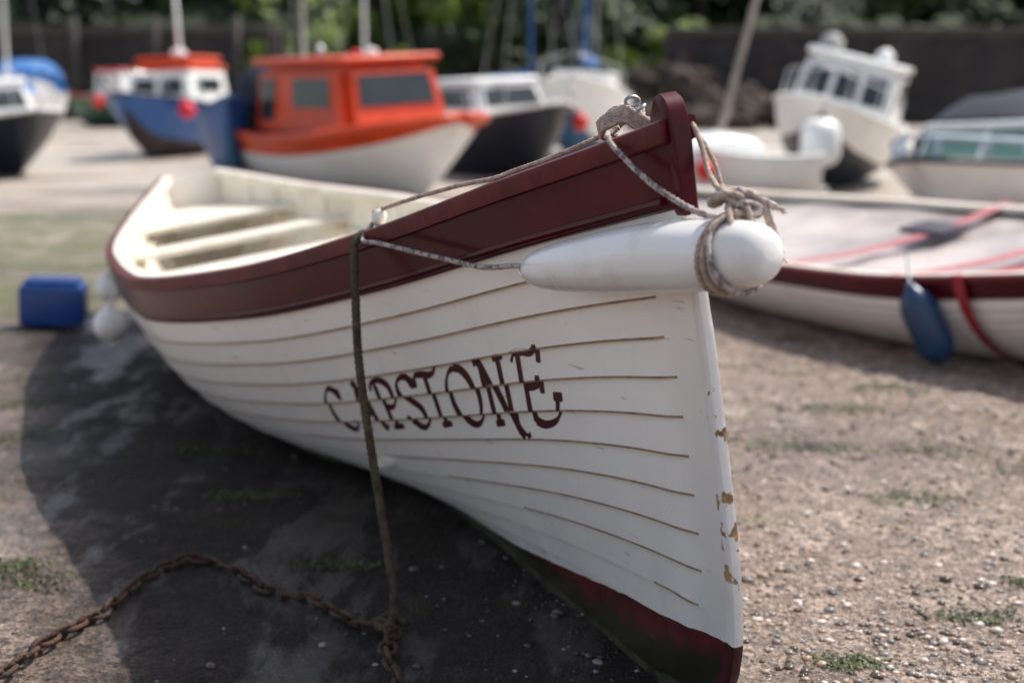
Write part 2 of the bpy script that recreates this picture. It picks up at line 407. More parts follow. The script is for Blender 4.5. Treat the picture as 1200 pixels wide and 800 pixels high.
# ------------------------------------------------------------------ ropes, fender
def rope(name,pts,r,mat,label,step=None,parent=None,cat='rope',closed=False,pitch=None):
    P=crom(pts,step=step or r*.6,closed=closed)
    b=MB(); b.tube(P,r,12,lobes=3,pitch=pitch or r*7)
    o=b.obj(name,mat,parent,True)
    if not parent: tag(o,label,cat)
    return o
FA=Vector((.030,3.005,.963)); FBp=Vector((.440,2.43,1.078)); fax=(FBp-FA).normalized(); flen=(FBp-FA).length
FEN=empty('fender','white inflatable fender lashed across the bow of the boat','fender')
prof=[(0,.012),(.008,.020),(.022,.030),(.05,.039),(.09,.046),(.15,.053),(.22,.059),(.32,.064),(.43,.0665),(flen-.14,.066),(flen-.08,.062),(flen-.045,.0575),(flen-.018,.050),(flen-.003,.039),(flen+.005,.022),(flen+.007,.004)]
pp=crom([Vector((t,r,0)) for t,r in prof],n=5)
b=MB(); b.rev([(p.x,p.y) for p in pp],FA,fax,40)
u=Vector((0,0,1)); u=(u-fax*u.dot(fax)).normalized(); w=fax.cross(u)
vv=[]
for v in b.v:
    v=Vector(v); t=(v-FA).dot(fax); v=v-u*.010*sm(flen-.25,flen,t)+u*.007*noise.noise(v*8)*sm(.1,.3,t); vv.append(tuple(v))
b.v=vv
b.obj('fender_body',M_fender,FEN,True,50)
b=MB(); b.tube([FA-fax*.010+Vector((0,0,.010*math.cos(a)))+fax*.012*math.sin(a) for a in np.linspace(0,2*math.pi,20)],.005,8); b.obj('fender_eye',M_fender,FEN,True)
def ring(t,r,tilt=.0,sag=0):
    return [FA-u*.006+fax*(t+tilt*math.cos(a))+(u*math.cos(a)+w*math.sin(a))*(r+sag*(1-math.cos(a))/2) for a in np.linspace(0,2*math.pi,15)[:-1]]
tk=flen-.105
for dt,ti,sg in((0,.018,.0),(.014,.016,.001),(.030,-.010,.003)):
    rope('rope_lashing',ring(tk+dt,.0690,ti,sg),.0054,M_ropeW if dt<.02 else M_ropeG,'',parent=FEN,closed=True)
top=FA+fax*tk+u*.072
kn=top+Vector((.010,-.004,.014))
for (ox,sc_,mt,rr) in (((0,0,0),.95,M_ropeW,.0062),((.032,-.004,-.016),.9,M_ropeG,.0060),((.012,-.010,-.030),.8,M_ropeW,.0060)):
    K=[kn+Vector(ox)+Vector(p)*sc_ for p in [(-.035,0,.0),(-.01,-.02,.018),(.022,-.015,.01),(.022,.015,-.008),(-.005,.02,.012),(-.018,-.005,.026),(.01,-.022,.0),(.035,0,.012),(.012,.02,.02),(-.02,.01,-.004)]]
    rope('rope_knot',K,rr,mt,'',parent=FEN,closed=True)
tails=[([(.0,0,.0),(.03,-.01,.018),(.058,-.01,.0),(.070,-.015,-.030),(.080,-.015,-.055),(.092,-.02,-.090)],.0068,M_ropeW),
 ([(.0,0,.012),(.018,-.01,.022),(.04,-.01,.002),(.056,-.01,.006),(.082,-.012,-.008)],.0062,M_ropeG),
 ([(.01,0,.0),(.03,-.03,-.01),(.032,-.040,-.04),(.026,-.045,-.075),(.030,-.045,-.10)],.0056,M_ropeW),
 ([(.0,0,.0),(-.004,-.03,-.01),(-.002,-.060,-.05),(-.010,-.068,-.10),(-.022,-.062,-.140)],.0056,M_ropeW)]
for pts,rr,mt in tails:
    rope('rope_tail',[kn+Vector(p) for p in pts],rr,mt,'',parent=FEN)
for pts in (tails[0][0],tails[1][0]):
    b=MB(); e=kn+Vector(pts[-1]); d=(Vector(pts[-1])-Vector(pts[-2])).normalized()
    for k in range(16):
        q=e+d*R.uniform(.010,.018)+Vector((R.uniform(-.007,.007),R.uniform(-.007,.007),R.uniform(-.007,.007)))
        b.tube([e-d*.004,(e+q)/2+Vector((0,0,.001)),q],.0010,4)
    b.obj('frayed_end',M_ropeW,FEN)
rope('bow_rope',[GM@Vector((-.05,.035,1.31)),GM@Vector((.0,.032,1.29)),GM@Vector((.033,.03,1.25)),GM@Vector((.07,.02,1.20)),tuple(kn)],.0050,M_ropeW,'cream rope from the stem head to the fender knot')
rope('bow_rope',[GM@Vector((-.05,.045,1.28)),GM@Vector((.0,.040,1.27)),GM@Vector((.045,.045,1.22)),GM@Vector((.08,.04,1.17)),tuple(kn+Vector((.02,0,.0)))],.0045,M_ropeW,'thin cream rope doubled beside the stem')
f1=FA+fax*(flen-.165)+u*.066
g0=W(.15,1,.034,-1,.020)
rope('bow_rope',[W(.22,1,-.05,-1,.035),W(.19,1,.0,-1,.032),g0,g0.lerp(f1,.10)+Vector((-.003,-.003,-.006)),g0.lerp(f1,.5)+Vector((-.004,-.004,-.012)),g0.lerp(f1,.92)+Vector((0,0,.001)),f1+fax*.02-w*.018-u*.004],.0054,M_ropeG,'grey flecked rope running over the maroon strake to the fender')
cc=Vector((.235,2.93,1.268)); P=[]
for i in range(55):
    a=i*2*math.pi/11; rr=.050+.016*math.sin(i*1.7)
    P.append(cc+Vector((-.36,.93,0))*(math.cos(a)*rr*1.3)+Vector((.93,.36,0))*(math.sin(a)*rr*.85)+Vector((0,0,.020*math.sin(a*1.3+i*.4)+i*.0006-.012)))
rope('rope_coil',P,.0054,M_ropeW,'coil of cream and grey rope resting behind the stem head')
P=[p+Vector((.006,.004,.012+.008*math.sin(i*2.1))) for i,p in enumerate(P[5:34])]
rope('rope_coil',P,.0048,M_ropeG,'grey flecked rope tangled over the coil')
b=MB()
for c,an in((Vector((.242,2.90,1.318)),.3),(Vector((.257,2.88,1.306)),1.6),(Vector((.230,2.91,1.304)),2.4)):
    rot=Matrix.Rotation(an,3,'Z')@Matrix.Rotation(.6*an,3,'X')
    b.tube([c+rot@Vector((.015*math.cos(a),0,.010*math.sin(a))) for a in np.linspace(0,2*math.pi,17)],.0038,7)
tag(b.obj('shackle',M_galv,None,True),'small galvanised shackle and links on the bow rope','shackle')
cl=W(1.10,1,-.02,-1,.018)
b=MB(); b.rev([(0,.0),(.004,.014),(.02,.020),(.036,.018),(.046,.008),(.048,0)],cl,(.3,-.4,1),16); tag(b.obj('rowlock_pad',M_fender,None,True),'white rounded pad on the gunwale under the rope','pad')
h0=W(1.12,1,.036,-1,.0)
H=[h0+Vector((.10,.12,-.02)),h0+Vector((.05,.06,.020)),h0+Vector((.012,.012,.022)),h0+Vector((-.006,-.008,.0)),h0+Vector((-.006,-.014,-.06)),(h0.x-.004,h0.y-.025,.84),(-.392,3.56,.68),(-.370,3.52,.52),(-.340,3.48,.34),(-.315,3.44,.2),(-.30,3.42,.1),(-.30,3.41,.04),(-.315,3.37,.018),(-.34,3.40,.018),(-.31,3.45,.02),(-.27,3.40,.018)]
rope('hanging_rope',H,.0105,M_ropeB,'thick muddy brown rope hanging from the gunwale down to the sand',pitch=.05)
rope('fender_line',[cl+Vector((.01,.02,.03)),W(1.09,1,.036,-1,.008),W(1.00,.985,.045,-1),W(.80,.925,.050,-1),W(.62,.875,.055,-1),tuple(FA+Vector((-.02,.03,.006))),tuple(FA-fax*.012)],.0056,M_ropeG,'grey flecked rope from the gunwale to the fender end')
rope('bow_line',[cl+Vector((-.01,-.01,.035)),cl+Vector((.02,-.02,.045)),W(.90,1,0,-1,.055),W(.7,1,0,-1,.042),W(.55,1,.01,-1,.028),W(.50,1,-.01,-1,.026),W(.35,1,-.02,-1,.026),(.22,2.95,1.265)],.0050,M_ropeW,'thin cream rope along the top of the gunwale')
# ------------------------------------------------------------------ second gig (copy parts, covered)
G2=empty('rowing_boat','pale rowing boat with maroon gunwale, cream deck and red straps','boat',(4.05,4.75,-.02),(math.radians(9),0,math.radians(27-90)))
G2.scale=(1.05,1.12,.74)
SKIP=('name_lettering','thwart','thwart_riser','bottom_boards','stern_seat','inner_planking','bilge_runner')
for o in [c for c in GIG.children if c.name.split('.')[0] not in SKIP]:
    c=o.copy(); COL.objects.link(c); c.parent=G2
M_cover=pm('weathered_cream_deck',(.55,.48,.45),(.24,.20,.20),1.6,.45,bump=.4,bscale=8,lo=.3,hi=.62,detail=9)
V=[];F=[];nx_=60;ny_=14
for i in range(nx_+1):
    s=.3+(LEN-.35)*i/nx_; y=Bf(s)-.055; z=Zf(s)-.055
    for j in range(ny_+1):
        f=j/ny_*2-1; V.append((-s,y*f,z-.09*(1-f*f)+.025*noise.noise(Vector((s*2.5,f*2.5,0)))))
for i in range(nx_):
    for j in range(ny_): a=i*(ny_+1)+j;F.append((a,a+1,a+ny_+2,a+ny_+1))
mk('boat_cover',V,F,M_cover,G2,True)
M_strap=pm('red_webbing',(.42,.03,.05),(.30,.02,.035),20,.7)
M_strap2=pm('pink_faded_webbing',(.50,.17,.19),(.36,.10,.12),20,.7)
def strap(s,down=.0,wid=.05,skew=0,mat=M_strap2):
    pts=[]
    for k in range(13):
        f=k/12*2-1; ss=s+skew*f; y=(Bf(ss)+.034)*f; z=Zf(ss)+.026-.09*(1-f*f)
        pts.append((-ss,y,z))
    if down: pts=[surf(s-skew,1-down*q/8,.034,-1) for q in range(8,0,-1)]+pts
    V=[];F=[]
    for p in pts:
        for dx in(-wid/2,wid/2):
            V.append((p[0]+dx,p[1],p[2]))
    for i in range(len(pts)-1): F.append((2*i,2*i+1,2*i+3,2*i+2))
    V2=[(x,y-.003,z+.004) for x,y,z in V]; n=len(V); F2=[tuple(k+n for k in f) for f in F]
    mk('strap',V+V2,F+F2,mat,G2)
strap(2.46,.80,.07,mat=M_strap); strap(2.80,.0,.09); strap(3.7,.0,.10)
b=MB(); b.box((-3.75,.30,.665),(.34,.22,.05),bev=.02); b.obj('dark_pad',pm('dark_pad',(.05,.04,.06),None,5,.6),G2,True,40)
# ------------------------------------------------------------------ generic harbour boats
M_glass=pm('dark_window_glass',(.03,.04,.045),(.02,.025,.03),3,.08)
M_glassg=pm('greenish_windscreen',(.14,.26,.22),(.10,.18,.16),3,.08)
M_white=pm('white_gelcoat',(.86,.86,.84),(.78,.77,.75),3,.3)
M_wmat=pm('white_window_frame',(.75,.75,.73),(.65,.65,.62),3,.4)
M_rail=pm('stainless_rail',(.6,.6,.6),(.5,.5,.5),10,.25,metal=.9)
M_pole=pm('weathered_pole',(.38,.32,.28),(.26,.22,.19),6,.6)
def solid(name,c,rough=.4,v=.7): return pm(name,c,tuple(x*v for x in c),4,rough)
M_orange=solid('orange_paint',(.70,.065,.006)); M_blue=solid('blue_paint',(.015,.10,.33)); M_navy=solid('navy_paint',(.008,.012,.026)); M_red=solid('red_plastic',(.8,.02,.012)); M_pink=solid('pink_buoy',(.85,.02,.06))
M_bluet=solid('blue_tarpaulin',(.01,.16,.50),.6); M_navyt=solid('navy_canvas',(.010,.016,.035),.8); M_black=solid('black_rubber',(.02,.02,.02),.6); M_grey=solid('grey_deck',(.4,.4,.38),.6); M_afr=solid('dark_antifouling',(.04,.025,.025),.7); M_afb=solid('blue_antifouling',(.03,.12,.22),.7)
M_blrail=solid('pale_blue_rail',(.50,.60,.70),.4)
def boat(kind,label,loc,phi,heel,L,B,H,topm,botm,railm,deckm=M_grey,cab=None,mast=None,buoys=(),outb=False,rails=True,canopy=None,group='boats aground in the harbour',trim=0,stripe=None,full=2.3,nstripe=1,railr=.035,obs=1.0,bev=.06,gear=(),nbot=4,railmat=None,rr_=.012):
    E=empty(kind,label,'boat',loc,(math.radians(heel),math.radians(trim),math.radians(phi-90)),group)
    ns=26;nw=11
    def hb(t): return B/2*(.80+.2*math.sin(min(t/.45,1)*math.pi/2))*(1-max(0,(t-.45)/.55)**full)+.01
    def zs(t): return H*(.80-.06*math.sin(t*math.pi)+.22*t*t)
    def zk(t): return .0+.75*H*max(0,(t-.78)/.22)**2.2*.9
    def P(t,w,off=0):
        th=w*math.pi/2;m=1-sm(.4,1,t); y=hb(t)*((1-m)*w**1.1+m*math.sin(th)**.8); z=zk(t)+(zs(t)-zk(t))*((1-m)*w+m*(1-math.cos(th))**.9)
        x=-L/2+L*t+ (.10*L*(w-.6)*sm(.7,1,t)); return x,y+off,z
    V=[];F=[];FM=[]
    for sd in(-1,1):
        b0=len(V)
        for j in range(nw):
            for i in range(ns):
                x,y,z=P(i/(ns-1),j/(nw-1)); V.append((x,y*sd,z))
        for j in range(nw-1):
            for i in range(ns-1):
                a=b0+j*ns+i;F.append((a,a+1,a+1+ns,a+ns)); FM.append(1 if j<nbot else (2 if (stripe and j>=nw-1-nstripe) else 0))
    tr=[j*ns for j in range(nw)]+[nw*ns+j*ns for j in reversed(range(nw))]; F.append(tuple(tr)); FM.append(0)
    mk('hull',V,F,[topm,botm,stripe or topm],E,True,FM,sharp=40,recalc=True)
    V=[];F=[]
    for i in range(ns):
        x,y,z=P(i/(ns-1),1); V+=[(x,-y+.02,z-.03),(x,0,z+.01),(x,y-.02,z-.03)]
    for i in range(ns-1): a=i*3;F+=[(a,a+1,a+4,a+3),(a+1,a+2,a+5,a+4)]
    mk('deck',V,F,deckm,E,True)
    b=MB()
    for sd in(-1,1): b.tube([(x,y*sd,z) for x,y,z in[P(i/30,1) for i in range(31)]],railr*B/2,6)
    b.obj('rub_rail',railm,E,True)
    dz=zs(.5)-.02
    if cab:
        for (xa,xb,hw,h,sl,bk,ins,bm_,rm,wins,wm) in cab:
            z0=dz-.04;z1=dz+h
            C=[(xa,-hw,z0),(xb,-hw,z0),(xb,hw,z0),(xa,hw,z0),(xa+bk,-hw+ins,z1),(xb-sl,-hw+ins,z1),(xb-sl,hw-ins,z1),(xa+bk,hw-ins,z1)]
            bm=bmesh.new(); vs=[bm.verts.new(v) for v in C]
            for f in[(0,3,2,1),(4,5,6,7),(0,1,5,4),(1,2,6,5),(2,3,7,6),(3,0,4,7)]: bm.faces.new([vs[i] for i in f])
            bmesh.ops.bevel(bm,geom=bm.edges[:],offset=bev,segments=4,affect='EDGES')
            me=bpy.data.meshes.new('cabin'); bm.to_mesh(me);bm.free(); me.materials.append(bm_); me.polygons.foreach_set('use_smooth',[True]*len(me.polygons)); me.set_sharp_from_angle(angle=.6)
            o=bpy.data.objects.new('cabin',me);COL.objects.link(o);o.parent=E
            b=MB(); b.box(((xa+bk+xb-sl)/2,0,z1+.015),(xb-sl-xa-bk+.10,2*(hw-ins)+.08,.09),bev=.04,seg=3); b.obj('cabin_roof',rm,E,True,50)
            C=[Vector(c) for c in C]
            faces={'s':(C[0],C[1],C[5],C[4]),'p':(C[3],C[2],C[6],C[7]),'f':(C[1],C[2],C[6],C[5]),'b':(C[0],C[3],C[7],C[4])}
            for fc,u0,u1,v0,v1 in wins:
                q=faces[fc]; cen=sum(C,Vector())/8
                def bl(u_,v_): return q[0].lerp(q[1],u_).lerp(q[3].lerp(q[2],u_),v_)
                nn=(q[1]-q[0]).cross(q[3]-q[0]).normalized()
                if nn.dot(bl(.5,.5)-cen)<0: nn=-nn
                wr=None
                for kk,(e,pr,mt,nm) in enumerate(((.025,.012,rm if bm_ is not M_white else M_wmat,'window'),(0,.02,wm,'pane'))):
                    lu=e/(q[1]-q[0]).length; lv=e/(q[3]-q[0]).length
                    Q=[bl(u0-lu,v0-lv),bl(u1+lu,v0-lv),bl(u1+lu,v1+lv),bl(u0-lu,v1+lv)]
                    V=[x+nn*pr for x in Q]+[x-nn*.01 for x in Q]
                    o=mk(nm,V,[(0,1,2,3),(4,5,6,7),(0,1,5,4),(1,2,6,5),(2,3,7,6),(3,0,4,7)],mt,E if kk==0 else wr)
                    if kk==0: wr=o
    if gear:
        for (gx,gy,gz,gr,gh_,gm,nm) in gear:
            b=MB(); b.rev([(0,gr*.6),(gh_*.3,gr),(gh_*.75,gr*.9),(gh_,gr*.3)],(gx,gy,dz+gz),(0,0,1),12); b.obj(nm,gm,E,True,50)
    if rails:
        b=MB()
        for sd in(-1,1):
            pt=[P(.62+.37*i/10,1) for i in range(11)]
            b.tube([(x-.03,y*sd*.93,z+.32*min(H,1.2)) for x,y,z in pt],rr_,6)
            for k in(0,3,6,9): x,y,z=pt[k]; b.tube([(x-.03,y*sd*.93,z),(x-.03,y*sd*.93,z+.32*min(H,1.2))],rr_*.85,6)
        b.obj('guard_rail',railmat or M_rail,E,True)
    if mast:
        for mx,mh,mm,lean in mast:
            b=MB(); b.tube([(mx,0,dz),(mx+lean*.5,0,dz+mh/2),(mx+lean,0,dz+mh)],[.045,.04,.028],10); b.obj('mast',mm,E,True)
            if mh>3:
                b=MB()
                for e in((L*.5,0,zs(1)),(-L*.48,0,zs(0)),(mx-.1,B*.45,dz),(mx-.1,-B*.45,dz)): b.tube([(mx+lean*.95,0,dz+mh*.96),e],.009,4)
                b.obj('rigging',M_rail,E)
                b=MB(); b.tube([(mx-.05,0,dz+.7),(mx-L*.42,0,dz+.62)],.09,8); b.obj('boom',M_bluet if mm is M_blue else mm,E,True)
    for (t,sd,r,m_) in buoys:
        x,y,z=P(t,1); b=MB()
        b.rev([(-r*1.15,.01)]+[(-r*math.cos(a),r*math.sin(a)) for a in np.linspace(.15,math.pi-.1,12)]+[(r*1.25,.02)],(x,(y+r)*sd,z-.22),(0,0,1),16); b.tube([(x,(y+r)*sd,z-.22+r),(x,y*sd,z)],.008,5)
        b.obj('hanging_buoy',m_,E,True,50)
    if outb:
        b=MB(); x=-L/2-.12; z=zs(0); k=obs
        b.box((x-.05*k,0,z+.10*k),(.32*k,.28*k,.40*k),bev=.12*k,seg=4); b.box((x-.02,0,z-.15),(.12,.09,.55),bev=.02); b.box((x-.02,0,z-.42),(.3,.05,.06),bev=.01)
        b.obj('outboard_motor',outb,E,True,50)
    if canopy:
        xa,xb,hw,h,m_=canopy; V=[];F=[];n=9;K=8
        for i in range(K+1):
            x=xa+(xb-xa)*i/K; hh=h*(.55+.45*math.sin(math.pi*min(1,(i+1.0)/K*.8)))
            for k in range(n):
                a=math.pi*k/(n-1); V.append((x,-hw*math.copysign(abs(math.cos(a))**.6,math.cos(a)),dz-.03+hh*math.sin(a)**.6+.02*math.sin(i*2.3+k)))
        for i in range(K):
            for k in range(n-1): a=i*n+k;F.append((a,a+1,a+1+n,a+n))
        F+=[tuple(range(n)),tuple(K*n+k for k in range(n))]
        mk('canvas_cover',V,F,m_,E,True,sharp=50)
    return E
boat('cabin_boat','orange and white cabin boat with wheelhouse windows aground on the sand',(-1.78,18.0,0),40,3,3.6,2.15,.98,M_white,M_white,M_orange,M_orange,
 cab=[(-1.45,.80,.82,.90,.22,.05,.12,M_orange,M_orange,[('s',.46,.86,.42,.80),('s',.10,.26,.25,.80),('f',.14,.86,.42,.82),('p',.42,.85,.45,.82)],M_glass)],stripe=M_orange,nstripe=2,full=4.5,railr=.06,rails=False,canopy=(-2.05,-1.5,.82,1.0,M_navyt),bev=.13,
 gear=[(-.1,.2,.93,.09,.12,M_white,'navigation_light'),(-.5,-.3,.93,.07,.18,M_galv,'horn'),(.3,-.3,.93,.06,.10,M_red,'lamp')])
boat('fishing_boat','blue fishing boat with white wheelhouse, orange roof and pink buoys',(-6.55,28,0),-10,3,4.4,1.75,1.2,M_blue,M_afr,M_navy,M_grey,
 cab=[(-1.4,.7,.66,.72,.2,.0,.08,M_white,M_orange,[('f',.1,.45,.35,.75),('f',.55,.9,.35,.75),('s',.2,.8,.4,.75),('p',.2,.8,.4,.75)],M_glass),
      (-1.3,.45,.6,.90,.2,.0,.08,M_orange,M_orange,[],M_glass)],mast=[(-.6,2.6,M_white,0)],buoys=[(.8,1,.16,M_pink),(.6,1,.15,M_pink)],full=3.5,gear=[(-.3,.1,.92,.16,.2,M_white,'radar_dome')])
boat('motor_boat','black-hulled motor boat with a white cabin on the mud',(-8.2,22.5,0),38,4,4.4,1.9,1.0,M_navy,M_navy,M_white,M_white,
 cab=[(-1.2,.9,.62,.6,.4,.0,.1,M_white,M_white,[('f',.1,.9,.4,.85),('s',.2,.8,.4,.8)],M_glass)],full=3.5)
boat('motor_boat','motor boat under a bright blue tarpaulin near the harbour wall',(-13.1,39,0),20,0,4.2,2.1,1.5,M_white,M_afr,M_blue,M_white,canopy=(-2.0,1.3,.95,.9,M_bluet))
boat('motor_boat','navy-hulled motor boat with white cabin and orange buoy',(-.15,21.8,0),30,3,3.3,1.65,1.1,M_navy,M_navy,M_white,M_white,
 cab=[(-1.2,.6,.62,.55,.35,.05,.1,M_white,M_white,[('f',.1,.9,.4,.85),('s',.15,.85,.4,.85)],M_glass)],buoys=[(.80,1,.13,M_red)],full=3.5)
boat('sailing_boat','white sailing boat with blue bottom and a blue mast cover',(1.30,27.5,0),-10,-3,4.0,1.7,1.5,M_white,M_afb,M_white,M_white,
 cab=[(-1.3,1.0,.6,.38,.5,.0,.12,M_white,M_white,[('s',.2,.75,.3,.75),('f',.2,.8,.3,.8)],M_glass)],mast=[(.2,6,M_blue,0)],full=4)
boat('cabin_cruiser','white cabin cruiser tilted on the sand with dark windows',(4.25,19.6,.05),-20,-14,3.8,1.7,1.15,M_white,M_navy,M_white,M_white,
 cab=[(-1.5,.5,.68,.78,.25,.0,.08,M_white,M_white,[('f',.08,.32,.35,.8),('f',.38,.62,.35,.8),('f',.68,.92,.35,.8),('p',.08,.28,.42,.82),('p',.40,.60,.42,.82),('s',.2,.8,.4,.85)],M_glass)],buoys=[(.5,1,.12,M_white)],full=3.5,
 gear=[(-.3,-.42,.76,.17,.30,M_grey,'radar_dome'),(-.5,.30,.76,.13,.26,M_white,'radar_dome')],bev=.09,nbot=6)
boat('dinghy','small white dinghy with a white outboard motor and leaning pole',(2.62,16.9,0),-74,3,1.9,1.1,.66,M_white,M_white,M_white,M_white,rails=False,outb=M_white,mast=[(.25,2.6,M_pole,-.75)],buoys=[(.8,1,.12,M_red)],obs=1.45,full=3.2,canopy=(-.2,.75,.42,.34,M_white))
boat('motor_boat','white motor boat with navy canopy and green-tinted windscreen',(4.95,14.8,0),-40,3,3.4,1.85,.66,M_white,M_white,M_navy,M_grey,
 cab=[(-.7,.35,.76,.42,.40,.05,.08,M_white,M_white,[('f',.06,.48,.15,.92),('f',.52,.94,.15,.92),('s',.15,.85,.2,.9),('p',.1,.85,.2,.9)],M_glassg)],canopy=(-1.8,-.1,.90,.82,M_navyt),railmat=M_blrail,rr_=.028)
boat('sailing_boat','white sailing boat with an aluminium mast by the harbour wall',(-5.2,36,0),15,0,6,2.1,1.2,M_white,M_afb,M_blue,M_white,
 cab=[(-1.3,1.3,.6,.4,.5,.0,.12,M_white,M_white,[('s',.2,.8,.3,.75)],M_glass)],mast=[(.3,8,M_rail,0)])
boat('sailing_boat','blue sailing boat with a white mast near the wall',(-3.9,40,0),-25,0,6,2.1,1.2,M_blue,M_afr,M_white,M_white,
 cab=[(-1.3,1.3,.6,.4,.5,.0,.12,M_white,M_white,[('s',.2,.8,.3,.75)],M_glass)],mast=[(.3,8,M_white,0)])
boat('sailing_boat','white sailing boat with a blue mast beyond the sand',(.4,42,0),30,0,6,2.1,1.2,M_white,M_afr,M_blue,M_white,
 cab=[(-1.3,1.3,.6,.4,.5,.0,.12,M_white,M_white,[('s',.2,.8,.3,.75)],M_glass)],mast=[(.3,8,M_blue,0)])
boat('sailing_boat','white sailing boat with blue cover and tall mast at low tide',(-12.2,35,0),20,0,5.5,2.1,1.2,M_white,M_navy,M_white,M_white,mast=[(.3,8,M_white,0)],canopy=(-2.2,.1,.7,.5,M_bluet))
boat('dinghy','blue dinghy moored beside the orange cabin boat',(-3.75,19.6,0),8,2,2.6,.95,1.2,M_blue,M_afb,M_blue,M_grey,rails=False)
boat('fishing_boat','small green and red fishing boat by the far wall',(-12.4,47,0),50,0,4.6,2,1.3,solid('green_paint',(.02,.12,.06)),M_afr,M_red,M_grey,cab=[(-1.2,.2,.6,.8,.1,.0,.08,M_white,M_red,[('s',.2,.8,.4,.85)],M_glass)],buoys=[(.5,-1,.2,M_red)])
b=MB(); b.box((0,0,.13),(.36,.26,.24),bev=.035); b.box((0,0,.26),(.30,.2,.03),bev=.012)
o=b.obj('plastic_drum',solid('blue_plastic',(.01,.055,.25),.35),None,True,40); o.location=(-2.61,8.0,0); o.rotation_euler=(0,.04,.15); tag(o,'blue plastic block float lying on the sand','float')
for p,r,c in(((-1.86,6.5,.26),.08,M_fender),((-2.00,7.0,.36),.07,M_fender)):
    b=MB(); b.rev([(-r*1.2,.01)]+[(-r*math.cos(a),r*math.sin(a)) for a in np.linspace(.15,math.pi-.15,14)]+[(r*1.3,.02),(r*1.35,.005)],p,(0,0,1),20)
    b.tube([(p[0],p[1],p[2]+r),(p[0]+.1,p[1]+.02,.62)],.006,6)
    tag(b.obj('mooring_buoy',c,None,True,50),'pale round buoy hanging against the hull','buoy',group='buoys hanging on the rowing boat')
b=MB(); r=.092
c0=Vector((2.01,6.80,.21)); ax=Vector((-.42,.08,.9)).normalized()
b.rev([(-.21,.01),(-.20,.03),(-.165,.072),(-.11,r),(.10,r),(.155,.072),(.19,.035),(.22,.02)],c0,ax,20); b.tube([c0+ax*.21,c0+Vector((-.06,.18,.32))],.008,6)
tag(b.obj('fender',solid('slate_blue_vinyl',(.02,.06,.14),.35),None,True,50),'slate blue fender hanging slanted on the neighbouring boat','fender')
# ------------------------------------------------------------------ chain
def chain(pts,lr,label,mat=M_iron,name='mooring_chain'):
    P=crom(pts,step=lr*2.45); b=MB()
    for i in range(len(P)-1):
        a,c=P[i],P[i+1]; d=(c-a).normalized(); up=Vector((0,0,1)); sd=d.cross(up).normalized(); up=sd.cross(d)
        ang=(.25 if i%2 else 1.25)+R.uniform(-.3,.3); n1=sd*math.cos(ang)+up*math.sin(ang); m=(a+c)/2
        loop=[m+d*(lr*1.75*math.cos(t)*(1 if abs(math.cos(t))<.9 else .98))+n1*(lr*1.0*math.copysign(abs(math.sin(t))**.7,math.sin(t))) for t in np.linspace(0,2*math.pi,19)]
        b.tube(loop,lr*.33,7,cap=False)
    return tag(b.obj(name,mat,None,True),label,'chain')
chain([(-1.24,2.80,.012),(-1.18,3.08,.016),(-1.13,3.32,.014),(-1.05,3.50,.014),(-1.02,3.75,.012),(-.92,3.92,.008),(-.78,3.84,.002),(-.66,3.68,.002),(-.52,3.60,-.002),(-.40,3.44,.008),(-.30,3.38,.012),(-.30,3.22,.012),(-.24,3.0,.010)],.020,'rusty iron mooring chain lying across the shaded mud')
# ------------------------------------------------------------------ ground
def gh(x,y):
    r=math.hypot(x,y-3); a=1 if r<40 else 40/r
    return a*(.016*noise.noise(Vector((x*.9,y*.9,0)))+.016*noise.noise(Vector((x*3.1,y*3.1,3)))+.010*noise.noise(Vector((x*9,y*9,5))))-.006
def axis(lo,hi,c,fine,growth):
    out=[c]; st=fine; x=c
    while x<hi: 
        if abs(x-c)>6: st*=growth
        x+=st; out.append(min(x,hi))
    x=c;st=fine
    while x>lo:
        if abs(x-c)>6: st*=growth
        x-=st; out.insert(0,max(x,lo))
    return out
X=axis(-300,300,.3,.04,1.09); Y=axis(-40,500,5.,.04,1.09)
V=[(x,y,gh(x,y)) for y in Y for x in X]; nx=len(X)
F=[(j*nx+i,j*nx+i+1,(j+1)*nx+i+1,(j+1)*nx+i) for j in range(len(Y)-1) for i in range(nx-1)]
